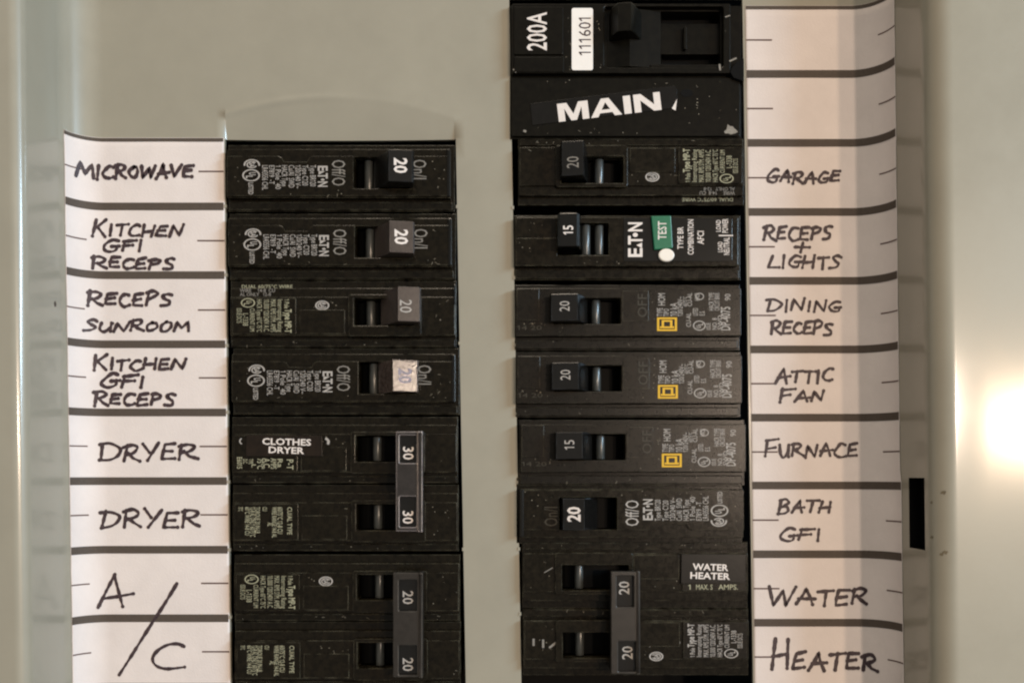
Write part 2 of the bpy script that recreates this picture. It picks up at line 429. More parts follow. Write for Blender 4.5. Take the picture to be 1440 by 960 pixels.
def crom(P, n=7):
    if len(P) < 3: return P
    Q = [P[0]] + P + [P[-1]]; out = []
    for i in range(1, len(Q) - 2):
        p0, p1, p2, p3 = Q[i - 1:i + 3]
        for k in range(n):
            t = k / n
            out.append(tuple(.5 * (2 * p1[d] + (p2[d] - p0[d]) * t + (2 * p0[d] - 5 * p1[d] + 4 * p2[d] - p3[d]) * t * t + (3 * p1[d] - p0[d] - 3 * p2[d] + p3[d]) * t ** 3) for d in (0, 1)))
    out.append(P[-1]); return out
# hand-drawn capitals: strokes in a unit box (y down); 'c' strokes are curved
HW = {
 'A': (.95, [('l', [(0, 1), (.28, .48), (.52, 0), (.68, .5), (.86, 1)]), ('l', [(.12, .66), (1.0, .6)])]),
 'B': (.85, [('l', [(.14, .02), (.04, 1)]), ('c', [(0, .1), (.45, 0), (.78, .18), (.5, .42), (.16, .5)]), ('c', [(.16, .5), (.7, .52), (.88, .75), (.55, .95), (.0, 1)])]),
 'C': (.85, [('c', [(.92, .1), (.6, .02), (.25, .25), (.06, .62), (.3, .95), (.65, 1), (1.0, .88)])]),
 'D': (.95, [('l', [(.14, .05), (.04, .95)]), ('c', [(-.06, .06), (.45, .05), (.92, .32), (.85, .66), (.45, .92), (.02, 1)])]),
 'E': (.85, [('l', [(.92, 0), (.2, .06), (.1, .5), (.02, .96), (.86, .93)]), ('l', [(.1, .5), (.74, .45)])]),
 'F': (.85, [('l', [(.16, .06), (.02, 1)]), ('l', [(0, .1), (1.05, 0)]), ('l', [(.12, .52), (.78, .46)])]),
 'G': (.95, [('c', [(.88, .08), (.5, .04), (.12, .45), (.1, .8), (.42, 1), (.8, .9), (.88, .56)]), ('l', [(.5, .6), (1.0, .54)])]),
 'H': (.95, [('l', [(.1, 0), (.02, 1)]), ('l', [(.9, 0), (.84, 1)]), ('l', [(.05, .58), (.86, .5)])]),
 'I': (.32, [('l', [(.6, 0), (.4, 1)])]),
 'K': (.9, [('l', [(.12, 0), (.04, 1)]), ('l', [(.86, 0), (.12, .58)]), ('l', [(.3, .48), (.9, 1)])]),
 'L': (.85, [('l', [(.34, 0), (.02, .96), (.95, .9)])]),
 'M': (1.15, [('l', [(0, 1), (.14, .02), (.48, .72), (.84, .02), (1.0, 1)])]),
 'N': (.95, [('l', [(.02, 1), (.14, .06), (.78, .96), (.96, 0)])]),
 'O': (.85, [('c', [(.5, .05), (.12, .4), (.2, .85), (.6, .95), (.92, .55), (.8, .15), (.45, .06)])]),
 'P': (.85, [('l', [(.16, .04), (.04, 1)]), ('c', [(0, .12), (.5, 0), (.88, .18), (.66, .45), (.14, .58)])]),
 'R': (.9, [('l', [(.16, .04), (.04, 1)]), ('c', [(-.04, .12), (.48, 0), (.84, .18), (.62, .44), (.16, .56)]), ('l', [(.3, .52), (.62, .8), (1.02, 1)])]),
 'S': (.8, [('c', [(.95, .1), (.55, .0), (.18, .18), (.42, .45), (.8, .66), (.6, .94), (0, .98)])]),
 'T': (.85, [('l', [(0, .06), (1.05, 0)]), ('l', [(.52, .03), (.44, 1)])]),
 'U': (.85, [('c', [(.02, 0), (.06, .65), (.35, 1), (.72, .7), (.9, 0)]), ('l', [(.9, 0), (.92, .95)])]),
 'V': (.85, [('l', [(0, 0), (.4, 1), (.95, 0)])]),
 'W': (1.2, [('l', [(0, 0), (.2, 1), (.52, .2), (.7, 1), (1.0, 0)])]),
 'Y': (.85, [('l', [(0, 0), (.46, .52)]), ('l', [(1.0, 0), (.34, 1.05)])]),
 '+': (.9, [('l', [(.5, 0), (.5, 1)]), ('l', [(0, .5), (1, .45)])]),
}
def word(strip, body, x0, x1, y0, y1, wd=4.6, caps=.82, slope=0.0, name='handwritten_word', widths=None):
    n = len(body); gap = .16
    ws = [HW[c][0] * (1.12 if i == 0 and n > 2 else 1) * random.uniform(.93, 1.07) for i, c in enumerate(body)]
    if widths: ws = [a * b for a, b in zip(ws, widths)]
    tot = sum(ws) + gap * (n - 1); sx = (x1 - x0) / tot; H = y1 - y0; x = x0; strokes = []
    sh = SHX * ((y0 + y1) / 2 - 480); sl = random.uniform(.02, .22)
    for i, c in enumerate(body):
        lh = H * (1 if i == 0 or n == 1 else caps * random.uniform(.88, 1.10)); yb = y1 + slope * (x - x0) - (0 if i == 0 else H * random.uniform(-.05, .12))
        for kd, P in HW[c][1]:
            J = [(px + random.uniform(-.06, .06), py + random.uniform(-.05, .05)) for px, py in P]
            if kd == 'c': J = crom(J)
            strokes.append([(x + (px + sl * (1 - py)) * ws[i] * sx - sh, yb - (1 - py) * lh) for px, py in J])
        x += (ws[i] + gap) * sx
    return strip.ink(name, strokes, wd, 'handwritten word ' + body if n > 1 or body not in '+' else 'handwritten plus sign')
def free(strip, strokes, wd, label):
    out = []
    for st in strokes: out.append([(x - SHX * (y - 480), y) for x, y in st])
    strip.ink('handwritten_word', out, wd, label)

left = Strip('label_strip', lambda y: 150 - RF * (1.25 - .00012 * (y - 194)) + random.uniform(-.3, .3), lambda y: 313.4 + .0118 * y - SHX * (y - 480) - .8, 194.0, 987.0,
             'white paper directory strip with MICROWAVE to A/C handwriting left of the left breakers')
right = Strip('label_strip', lambda y: 1047.6 + .0138 * y - SHX * (y - 480), lambda y: 1200 + RF * 1.50 + (3.2 if y > 662 else 0) + random.uniform(-.4, .4), 8.5, 987.0,
              'white paper directory strip with GARAGE to WATER HEATER handwriting right of the right breakers')
for st, y_first, lines in ((left, 194.6, (290.6, 387, 484, 579.7, 676, 772.3, 868.5, 965)), (right, 9.0, (104.6, 201.4, 298.3, 395, 491.2, 587, 682.2, 778.7, 874.8, 970))):
    a, b = st.s0f(500) + .6, st.s1f(500) - .6
    st.bar('printed_line', st.s0f(y_first) + .6, st.s1f(y_first) - .6, y_first, y_first + 5.0, M['line'])
    for y in lines: st.bar('printed_line', st.s0f(y) + .6, st.s1f(y) - 1.2, y - 5.4, y + 5.4, M['line'])
LM = [241.5, 338.7, 436, 531.2, 627.4, 723.4, 819.5, 915.6]
for i, y in enumerate(LM):
    b = left.s1f(y); a = left.s0f(y)
    left.bar('tick_mark', a + .6, a + 31 - 4 * (i > 1), y - 1.0, y + .9, M['tick'], 12)
    left.bar('tick_mark', b - (36 if i == 0 else 39), b - .6, y - 1.1, y + 1.0, M['tick'], 4)
RM = [57, 153.2, 250.4, 347.2, 443.6, 539.3, 635.2, 730.8, 827, 923]
for i, y in enumerate(RM):
    b = right.s1f(y); a = right.s0f(y)
    right.bar('tick_mark', a + .6, a + 37, y - 1.1, y + 1.0, M['tick'], 4)
    right.bar('tick_mark', b - 30, b - .6, y - .9, y + 1.0, M['tick'], 12)
word(left, 'MICROWAVE', 110, 272, 231, 251.5, 5.2, .9)
word(left, 'KITCHEN', 131, 256, 310, 332, 4.6, .68)
word(left, 'GFI', 142, 201, 337, 353.5, 4.8, .9)
word(left, 'RECEPS', 130, 246, 361, 378, 4.8, .84)
word(left, 'RECEPS', 125, 242, 410, 430, 5.0, .9)
word(left, 'SUNROOM', 120, 266, 450, 466, 4.6, .85)
word(left, 'KITCHEN', 132, 261, 499, 520, 4.8, .72)
word(left, 'GFI', 140, 203, 525, 544, 5.2, .85)
word(left, 'RECEPS', 133, 246, 550, 570, 5.0, .8)
word(left, 'DRYER', 141, 277, 623, 647, 4.8, .95)
word(left, 'DRYER', 143, 281, 718, 741, 4.9, .95)
free(left, [[(139, 853), (150, 830), (162, 807)], [(161, 808), (167, 830), (173, 852)], [(145, 841), (166, 838), (188, 834)]], 4.8, 'handwritten letter A')
free(left, [crom([(249, 820), (232, 848), (208, 885), (186, 920), (168, 948)])], 5.0, 'handwritten slash')
free(left, [crom([(259, 908), (250, 904.5), (236, 906), (222, 914), (215, 925), (220, 935), (235, 939.5), (260, 937)])], 4.8, 'handwritten letter C')
word(right, 'GARAGE', 1078, 1180, 238, 257.5, 4.3, .85)
word(right, 'RECEPS', 1074, 1169, 318, 338, 4.6, .85)
word(right, '+', 1116, 1135, 341, 355, 4.2)
word(right, 'LIGHTS', 1079, 1182, 360, 377, 4.2, .9)
word(right, 'DINING', 1079, 1182, 421, 438, 4.0, .9)
word(right, 'RECEPS', 1084, 1170, 451, 470, 4.5, .85)
word(right, 'ATTIC', 1091, 1170, 517, 538, 4.3, .8)
word(right, 'FAN', 1097, 1157, 546, 565.5, 4.4, .82)
word(right, 'FURNACE', 1076, 1206, 618, 642, 4.2, .74)
word(right, 'BATH', 1093, 1167, 702, 722, 4.2, .85)
word(right, 'GFI', 1096, 1154, 742, 760, 4.3, .85)
word(right, 'WATER', 1081, 1218, 824, 850, 4.8, .88)
word(right, 'HEATER', 1086, 1232, 899, 940, 5.2, .58)

# ---------------------------------------------------------------- breaker parts
BTM = -120.0
def body(parent, fr, a0, a1, b0, b1, htop, pit=None, m='plastic'):
    plate('case', [rect(a0, b0, a1, b1)] + ([rect(*pit)] if pit else []), -30, htop, M[m], parent, fr, .9)
    plate('case_base', [rect(a0 + .6, b0 + .6, a1 - .6, b1 - .6)], BTM, -30.2, M['pit'], parent, fr, .3)
def barrel(parent, fr, a0, a1, b0, b1, rib, hr=2.0, m='rib'):
    """rocker seen inside the slot: a curved drum with one raised rib (rib = its centre)"""
    P = [(a0 + .5, -29)]
    ac, r = (a0 + a1) / 2, (a1 - a0) / 2 - .5
    for i in range(13):
        t = PI - PI * i / 12; x = ac + r * math.cos(t); y = -20 + 10 * math.sin(t)
        P.append((x, y))
    P.append((a1 - .5, -29))
    plate('rocker_drum', [P], b0 + 1, b1 - 1, M['pit'], parent, fr, .3, 'side')
    if rib is not None:
        Q = [(rib - 7, -16)] + [(rib + 6.2 * math.cos(PI - PI * i / 10), hr - 6 + 6.2 * math.sin(PI - PI * i / 10)) for i in range(11)] + [(rib + 7, -16)]
        plate('rocker_rib', [Q], b0 + 1.5, b1 - 1.5, M[m], parent, fr, .3, 'side', True)
def toggle(parent, fr, a_lo, a_hi, b0, b1, h, tilt, m, base, number, wgt=1, cap=13, ln=18, txt='print', flipn=False, off=(0, 0), lean=1):
    """toggle lever: a_lo..a_hi top face, tilt = drop across it; base = (a0,a1) at the slot"""
    hl, hh = h, h - tilt
    P = [(base[0], -12), (base[0] + 3, 2), (a_lo - 2.0, hl - 5), (a_lo, hl), (a_hi, hh), (a_hi + 1.6, hh - 4), (base[1], -12)]
    t = plate('toggle', [P], b0, b1, M[m], parent, fr, 1.0, 'side')
    top = lambda a, b: hl + (hh - hl) * (a - a_lo) / (a_hi - a_lo) + .3
    Ink().text(number, (a_lo + a_hi) / 2 + off[0], (b0 + b1) / 2 + off[1], cap, ln, 'D', wgt).build('rating_number', M[txt], t, fr, top)
    return t
def ul(ink, a, b, rx, ry, d='D'):
    ink.ring(a, b, rx, ry, rx * .17)
    (r, u) = DIR[d]
    ink.text('U', a + u[0] * rx * .14 - r[0] * rx * .2, b - r[1] * ry * .26 + u[1] * ry * .1, rx * .72, ry * .5, d, 2)
    ink.text('L', a - u[0] * rx * .2 + r[0] * rx * .2, b + r[1] * ry * .26, rx * .72, ry * .45, d, 2)
def csa(ink, a, b, rx, ry, d='D', cut=True):
    ink.ring(a, b, rx, ry, rx * .2, PI * .93 if cut else 0, PI * 2.07 if cut else 2 * PI)
    ink.ring(a, b, rx * .66, ry * .66, rx * .16, .4, 2 * PI - .4 if not cut else 5.6)
    ink.text('SA', a, b, rx * .62, ry * .9, d, 2)

def br_breaker(px, py, flip, number, label, tilt, tm, txt, name='single_pole_breaker', h=40, big=True, rib=True, top=(233, 265), pit_end=245, hw=(22, 66), num_off=(0, 0), hm=None):
    fr = Frame(px, py, flip)
    e = empty(name, fr.o, label, 'circuit breaker', 'circuit breakers in the panel')
    pit = (181, 21.5, 262, 67)
    body(e, fr, 1, 323, 1, 95.4, 0, pit)
    plate('step_ledge', [rect(2, 10, 317.5, 79, 2), rect(*pit)], .2, 9.5, M['plastic'], e, fr, 1.0)
    notch = [(2.5, 21), (75, 21), (80, 23), (83.5, 29), (115, 29), (118.5, 23), (123, 21), (181, 21), (181, 67), (262, 67), (262, 21), (316.5, 21), (316.5, 77.5), (2.5, 77.5)]
    plate('face', [notch], 9.7, 13.2, M['plastic'], e, fr, .8)
    plate('end_rib', [rect(312.5, 11.5, 317.6, 78.2, 1)], 10, 14.2, M['plastic_gloss'], e, fr, 1.2)
    plate('lower_ledge', [rect(3, 83, 320, 94.2, 1)], .2, 3.2, M['plastic'], e, fr, .9)
    barrel(e, fr, 181, 262, 21.5, 67, 200 if not flip else 214, 1.0 if not flip else 5)
    toggle(e, fr, top[0], top[1], hw[0], hw[1], h, tilt, tm, (205, 262), number, 2, 17, 21, txt, off=num_off)
    H = 13.35
    k = Ink()
    for t_, a, l, cp in (('LR43556 CHL', 56.5, 35, 8), ('E7819  -T', 66, 27, 7.5), ('1 Pole  40', 75, 34, 7.5), ('HACR Type', 84, 30, 8), ('Cu/Al  SWD', 93.8, 32, 8),
                         ('120/240 V~', 103, 33, 7.5), ('Type C120', 113, 29, 8), ('Type BR120', 124, 30, 8)):
        k.text(t_, a, 34, cp, l, 'D', 0, anchor='s')
    k.text('LISTED', 36.5, 58.5, 6.5, 17, 'D', 1, anchor='s')
    k.build('rating_text', M['print'], e, fr, H)
    k = Ink(); ul(k, 37, 48.4, 12.5, 8.6); csa(k, 38, 33.5, 11.5, 7.6); k.build('approval_mark', M['print'], e, fr, H + .05)
    k = Ink()
    k.text('E', 137.7, 34.3, 13, 8, 'D', 2, anchor='s'); k.poly([(132, 42.6), (132, 47.8), (141, 42.6)]); k.text('T', 137.7, 45.5, 13, 7.5, 'D', 2, anchor='s')
    k.ring(137.7, 54.6, 2.6, 1.6, 2.5, n=10); k.text('N', 137.7, 56.6, 13, 8.5, 'D', 2, anchor='s')
    k.build('maker_logo', M['print'], e, fr, H)
    Ink().text('Off/O', 160, 26.5, 18.5, 37, 'D', 0, anchor='s').build('off_marking', M['print' if flip else 'print_dim'], e, fr, H)
    dust(e, fr, 13.3, [(6, 24, 30, 76), (60, 69, 175, 76), (290, 24, 311, 76), (265, 58, 311, 76)], 16)
    Ink().text('On/I', 274, 26, 19, 29, 'D', 0, anchor='s').build('on_marking', M['print_dim' if not flip else 'print_faint'], e, fr, H)
    return e

MPT_COLS = [('ISSUE DC15', 16.6, 42, 21, 7), ('L-1338', 25.5, 49, 18, 7.5), ('CURRENT LIM', 35, 42, 33, 6.5), ('HACR Type 60°C 75°C', 45, 29.5, 46, 7),
            ('10,000 120/240V A.C.', 55, 29.5, 46, 7.5), ('MAX. RMS SYM. AMPS', 64.5, 29.5, 46, 7.5), ('Interrupting Rating', 74.3, 29.5, 46, 7)]
def mpt_pole(e, fr, pit, frame, text='main', side=True, mark=True, dull=False, low_panel=True):
    m = 'plastic'
    body(e, fr, 1, 322, 1, 95.4, 0, pit)
    plate('step_ledge', [rect(3, 12.5, 321, 80.5, 1.5), rect(*pit)], .2, 7.5, M[m], e, fr, 1.0)
    plate('face', [rect(3.5, 25.5, 320, 79.7, 1), rect(*pit)], 7.7, 10.5, M[m], e, fr, .8)
    lab = plate('rating_label', [rect(6.5, 27.5, 96.5, 78.7, 1.5)], 10.6, 13.0, M['plastic_dull' if dull else 'plastic'], e, fr, .7)
    if low_panel: plate('blank_panel', [rect(101, 44, 165, 78, 1)], 10.6, 11.8, M[m], e, fr, .5)
    if frame: plate('slot_frame', [rect(frame[0], 22.5, frame[1], 81.5, 4), rect(pit[0], pit[1], pit[2], pit[3])], 10.5, 13.6, M[m], e, fr, 1.1)
    plate('lower_ledge', [rect(3, 85, 320, 94.4, 1)], .2, 2.8, M[m], e, fr, .9)
    dust(e, fr, 10.7, [(102, 28, 165, 42), (280, 28, 318, 78)], 8); dust(e, fr, 3.0, [(6, 87, 315, 93)], 8)
    H = 13.15
    if text == 'main':
        k = Ink()
        for t_, a, b, l, cp in MPT_COLS: k.text(t_, a, b, cp, l, 'D', 0, anchor='s')
        k.text('1 Pole', 83.5, 29.5, 6.5, 13, 'D', 1, anchor='s'); k.text('Type MP-T', 85.5, 43.5, 9, 33, 'D', 2, anchor='s')
        k.build('rating_text', M['print_olive' if not dull else 'print'], e, fr, H)
        k = Ink(); ul(k, 29, 34.6, 10, 6.6); k.build('approval_mark', M['print_olive' if not dull else 'print'], e, fr, H)
    elif text == 'wire':
        k = Ink()
        for t_, a, b, l, cp in (('75°C', 15.5, 32, 6, 6), ('60°C WIRE 14-8 CU', 25, 32, 40, 6.5), ('12-8 AL ONLY 60/75°C', 32.5, 32, 42, 7), ('TORQUE 20 IN-LB', 39.5, 32, 37, 6.5), ('CU', 49.5, 32, 6, 6),
                               ('AL', 56.5, 54, 5, 6), ('WIRE RANGE 14-8 AL', 63, 32, 43, 6.5), ('60/75°C 12-8 CU', 71, 32, 38, 7), ('CU/AL TYPE', 84.5, 32, 39, 6.5)):
            k.text(t_, a, b, cp, l, 'D', 1, anchor='s')
        k.build('wire_table_text', M['print_olive'], e, fr, H)
    if side:
        k = Ink()
        k.text('DUAL 60/75°C WIRE', 16, 9.2, 4.8, 73, 'H', 1, anchor='s').build('wire_text', M['print_olive'], e, fr, .5) if False else None
        k.text('WIRE     14-8  CU', 16, 16, 5, 50, 'H', 1, anchor='s'); k.text('AL ONLY   12-8', 16, 21.6, 4.6, 44, 'H', 1, anchor='s')
        k.build('wire_text', M['print_dim'], e, fr, 7.75)
        Ink().text('DUAL 60/75°C WIRE', 16, 9.0, 4.8, 73, 'H', 1, anchor='s').build('wire_text', M['print_olive'], e, fr, .15)
    if mark:
        k = Ink(); csa(k, 133, 37.7, 10, 6.8, cut=False); k.build('approval_mark', M['print'], e, fr, 10.75)

def tie_bar(e, fr, a0, a1, b0, b1, wins, nums, number, edge, skirt_to=6, num_m='print', tm='tie'):
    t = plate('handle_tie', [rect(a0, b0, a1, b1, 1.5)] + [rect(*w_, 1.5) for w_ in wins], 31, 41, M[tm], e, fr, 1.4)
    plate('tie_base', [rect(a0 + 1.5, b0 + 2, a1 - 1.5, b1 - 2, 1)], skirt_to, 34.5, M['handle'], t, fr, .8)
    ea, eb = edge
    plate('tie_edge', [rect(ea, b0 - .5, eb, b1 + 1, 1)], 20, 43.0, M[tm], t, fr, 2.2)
    for (w_, (na, nb)) in zip(wins, nums):
        Ink().text(number, na, nb, 14, 19, 'D', 1).build('rating_number', M[num_m], t, fr, 34.75)
    return t

def dust(e, fr, h, zones, n=14):
    k = Ink()
    for _ in range(n):
        a0, b0, a1, b1 = random.choice(zones); a, b = random.uniform(a0, a1), random.uniform(b0, b1)
        if random.random() < .75:
            r = random.uniform(.35, .95); k.poly([(a + r * random.uniform(.6, 1.3) * math.cos(t), b + r * random.uniform(.6, 1.2) * math.sin(t)) for t in (0, 1.2, 2.4, 3.7, 5.0)])
        else:
            t = random.uniform(0, PI); l = random.uniform(1.5, 5); k.line((a, b), (a + l * math.cos(t), b + l * math.sin(t)), random.uniform(.35, .6))
    o = k.build('dust_specks', M['dust'], e, fr, h); o['kind'] = 'stuff'
# ---------------------------------------------------------------- left column
br_breaker(316, 198, False, '20', 'black single-pole breaker with dark toggle beside the MICROWAVE label', 4, 'handle', 'white_print', top=(234, 266), h=42)
br_breaker(317.7, 295.3, False, '20', 'black single-pole breaker with brownish toggle beside the upper KITCHEN GFI label', 5.5, 'handle_grey', 'white_print', h=40)
br_breaker(322.8, 486.6, False, '20', 'black single-pole breaker with brightly shining toggle beside the lower KITCHEN GFI label', 7.2, 'handle_shiny', 'number', h=40)

fr = Frame(319.5, 391, False)
e = empty('single_pole_breaker', fr.o, 'black single-pole breaker with grey toggle beside the RECEPS SUNROOM label', 'circuit breaker', 'circuit breakers in the panel')
pit = (178, 28.2, 262, 66.5)
mpt_pole(e, fr, pit, (170, 273))
barrel(e, fr, 178, 262, 28.2, 66.5, 199, 0)
toggle(e, fr, 243, 272, 17, 65, 40, 5.0, 'handle_grey', (212, 262), '20', 0, 16, 19, 'print', off=(-4, 3))
plate('end_rib', [rect(318.4, 8, 321.6, 36, 1)], 6, 12.5, M['plastic_gloss'], e, fr, 1.0)

def two_pole(origins, flip, label, number, tie, wins, nums, edge, texts, pit, frame, ribs, num_m='print', side=False, dull=False, marks=(False, True), tm='tie'):
    fr0 = Frame(*origins[0], flip)
    e = empty('double_pole_breaker', fr0.o, label, 'circuit breaker', 'circuit breakers in the panel')
    for i, og in enumerate(origins):
        fi_ = Frame(*og, flip); d = fi_.o - fr0.o
        f2 = (lambda F_, d_: (lambda a, b, h: F_(a, b, h) + d_))(fi_, d)
        mpt_pole(e, f2, pit, frame, texts[i], side, marks[i], dull)
        barrel(e, f2, pit[0], pit[2], pit[1], pit[3], ribs, 5)
    tie_bar(e, fr0, *tie, wins, nums, number, edge, num_m=num_m, tm=tm)
    return e, fr0
# dryer: two poles, tie and number windows measured in the frame of the upper pole
e, fd = two_pole([(321.6, 584), (322.6, 680.4)], False, 'black double-pole breaker with shiny-edged tie bar reading 30 beside both DRYER labels', '30',
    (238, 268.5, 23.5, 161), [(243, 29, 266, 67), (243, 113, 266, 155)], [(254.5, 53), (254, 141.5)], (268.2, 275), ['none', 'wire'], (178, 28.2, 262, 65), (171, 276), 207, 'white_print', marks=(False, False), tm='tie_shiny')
k = Ink()
for t_, a, b, l, cp in (('E6015', 15, 58, 17, 7), ('D.C.', 23, 61, 7, 6), ('TYPE', 31, 61, 7, 6), ('L', 35, 68, 5, 6), ('75°C', 44, 60, 15, 8), ('A.C.', 53, 60, 15, 9), ('AMPS', 63, 60, 15, 8), ('Ra', 72, 60, 13, 7), ('P-T', 86, 61, 15, 9)):
    k.text(t_, a, b, cp, l, 'D', 1, anchor='s')
k.build('rating_text', M['print_olive'], e, fd, 13.15)
tp = plate('name_sticker', [[(25, 27.5), (131, 28.5), (131.5, 57), (24.5, 57)]], 13.0, 13.9, M['tape_brown'], e, fd, .3)
Ink().text('CLOTHES', 81.4, 37, 8.6, 69, 'H', 2, .025).text('DRYER', 80.4, 48.7, 8.6, 50, 'H', 2, .03).build('sticker_lettering', M['white_print'], tp, fd, 14.05)
k = Ink(); k.ring(134, 37, 8, 6.5, 3.6, -1.3, .7); k.ring(20.5, 36, 6, 5, 1.8, 2.0, 4.2); k.build('approval_mark', M['print'], e, fd, 13.15)

two_pole([(324.6, 779.5), (325.6, 875)], False, 'black double-pole breaker with matt tie bar reading 20 beside the A/C label', '20',
    (231, 270, 22, 166), [(239, 32, 264, 75), (239, 122, 264, 163)], [(251, 57), (251, 149.5)], (266.5, 272), ['main', 'wire'], (177, 28.2, 262, 64), (171, 276), 207, 'print', marks=(True, False))

# ---------------------------------------------------------------- right column
fr = Frame(1051, 285.5, True)
e = empty('single_pole_breaker', fr.o, 'black single-pole breaker below the main breaker beside the GARAGE label', 'circuit breaker', 'circuit breakers in the panel')
mpt_pole(e, fr, (174, 28.2, 262, 66), (168, 270))
barrel(e, fr, 174, 262, 28.2, 66, 207, 7)
toggle(e, fr, 233, 262, 32, 80, 36, 4, 'handle', (220, 264), '20', 0, 16, 17, 'print_dim', off=(0, -6))

br_breaker(1049, 766, True, '20', 'charcoal single-pole breaker beside the BATH GFI label', 4, 'handle', 'white_print', top=(229, 258), h=32, hw=(22, 66))

# Homeline style breakers, turned so that their print reads upward
def hom_breaker(px, py, number, label, tilt=3):
    fr = Frame(px, py)
    e = empty('single_pole_breaker', fr.o, label, 'circuit breaker', 'circuit breakers in the panel')
    pit = (56, 22, 151, 58.5)
    body(e, fr, 1, 322, 1, 94.4, 0, pit, 'plastic_dull')
    plate('face', [rect(3.5, 8, 320.5, 75.5, 1.5), rect(*pit)], .2, 12.5, M['plastic_dull'], e, fr, 1.1)
    plate('thumb_ledge', [rect(4.5, 9.5, 36, 54, 1)], 12.6, 14.2, M['plastic_dull'], e, fr, .6)
    plate('off_window', [rect(153, 12, 190, 55, 1)], 12.6, 13.4, M['plastic_dull'], e, fr, .5)
    plate('lower_ledge', [rect(3, 80, 318, 92.5, 1.5)], .2, 4.5, M['plastic_dull'], e, fr, 1.4)
    barrel(e, fr, 56, 151, 22, 58.5, 117, 5)
    P = [(52, -12), (50, 30 - tilt), (52, 34 - tilt), (88, 34), (91, 30), (104, 6), (108, -12)]
    t = plate('toggle', [P], 20, 57.5, M['handle'], e, fr, 1.0, 'side')
    Ink().text(number, 70, 37.5, 13.5, 15, 'U', 0).build('rating_number', M['print'], t, fr, lambda a, b: 34 - tilt + tilt * (a - 52) / 36 + .35)
    dust(e, fr, 12.6, [(40, 62, 320, 74), (195, 11, 200, 60), (8, 57, 48, 60)], 16); dust(e, fr, 4.7, [(8, 82, 312, 90)], 7)
    H = 12.65; k = Ink(); jx, jy = random.uniform(-1.5, 1.5), random.uniform(-1.2, 1.2)
    for t_, a, b0, b1, cp in (('TYPE', 206.5, 48, 36, 8), ('HOM', 209, 33, 15, 10), ('TIPO', 215.5, 48, 37, 7.5), ('10 kA', 226, 48, 29, 10), ('120/240V~', 235, 48, 20, 7), ('CU-AL', 247, 63, 43, 6.5), ('60/75°C', 242, 34, 20, 5.5), ('CU-AL', 248.5, 34, 15, 6.5),
                              ('LISTED', 256.5, 47, 36, 7), ('E.S.', 266, 47, 40, 7), ('HACR', 259, 26, 15, 7), ('HACR TYPE', 279, 40, 14.5, 7), ('CIRCUIT BRKR', 287, 40, 15, 7), ('ISSUE', 275, 67, 57, 6), ('NO. 8', 283.5, 67, 50, 6.5), ('SWD', 291, 67, 46, 6), ('90', 302, 26, 16, 8)):
        k.text(t_, a + jx, b0 + jy, cp, b0 - b1, 'U', 0, anchor='s')
    k.text('DP-4075', 299 + jx, 68 + jy, 13, 34, 'U', 1, anchor='s')
    k.build('rating_text', M['print'], e, fr, H)
    k = Ink(); ul(k, 261.5, 61, 9, 7, 'U'); k.ring(262, 20, 6, 5, 1.2); k.build('approval_mark', M['print'], e, fr, H + .05)
    k = Ink()
    for (a0, b0, a1, b1, wd, hd) in ((202, 49.5, 230, 68.5, 3.0, 2.4), (208.5, 53.2, 223.5, 64.6, 3.2, 2.4)):
        k.bar(a0, b0, a0 + wd, b1); k.bar(a1 - wd, b0, a1, b1); k.bar(a0 + wd, b0, a1 - wd, b0 + hd); k.bar(a0 + wd, b1 - hd, a1 - wd, b1)
    k.bar(206.0, 62.0, 208.4, 64.6); k.bar(223.6, 62.0, 226, 64.6)
    k.build('maker_logo', M['yellow'], e, fr, H)
    Ink().text('OFF', 181, 50, 13, 34, 'U', 0, anchor='s').build('off_marking', M['print_faint'], e, fr, 13.5)
    Ink().text('14 20', 22, 64, 6, 36, 'H', 0).build('moulded_marking', M['print_faint'], e, fr, H)
    return e
hom_breaker(722.3, 396.5, '20', 'charcoal single-pole breaker with yellow square logo beside the DINING RECEPS label')
hom_breaker(723.5, 491.5, '20', 'charcoal single-pole breaker with yellow square logo beside the ATTIC FAN label', 4)
hom_breaker(729, 588, '15', 'charcoal single-pole breaker with yellow square logo reading 15 beside the FURNACE label')

# arc-fault breaker with the green test button
fr = Frame(722, 298)
e = empty('arc_fault_breaker', fr.o, 'black breaker with green TEST button beside the RECEPS + LIGHTS label', 'circuit breaker', 'circuit breakers in the panel')
pit = (62, 15, 134, 60)
body(e, fr, 1, 323, 1, 93, 0, pit)
plate('face', [rect(3, 6.5, 317, 75.5, 2), rect(*pit)], .2, 12, M['plastic'], e, fr, 1.2)
plate('face_seam', [rect(4, 36.2, 61, 38)], 12.05, 12.7, M['plastic'], e, fr, .25)
plate('lower_ledge', [rect(3, 79, 320, 91.5, 1)], .2, 3.4, M['plastic'], e, fr, 1)
lab = plate('rating_label', [rect(155, 8, 308, 69, 2)], 12.1, 12.9, M['plastic_gloss'], e, fr, .3)
barrel(e, fr, 62, 134, 15, 60, 103, 9); barrel(e, fr, 63, 133, 15.4, 59.6, 122, 8)
P = [(62, -12), (61, 32), (64, 35), (87, 36), (91, 33), (97, 5), (98, -12)]
t = plate('toggle', [P], 7.5, 54, M['plastic_gloss'], e, fr, 1.2, 'side')
Ink().text('15', 75, 31.5, 13.5, 14, 'U', 1).build('rating_number', M['white_print'], t, fr, 36.6)
k = Ink(); H = 13.1
k.text('E', 171.5, 64.5, 19, 14, 'U', 2, anchor='s'); k.poly([(162, 49.2), (171, 45.0), (180, 49.2)]) if False else k.poly([(181, 50.5), (173, 46.5), (181, 43.0)])
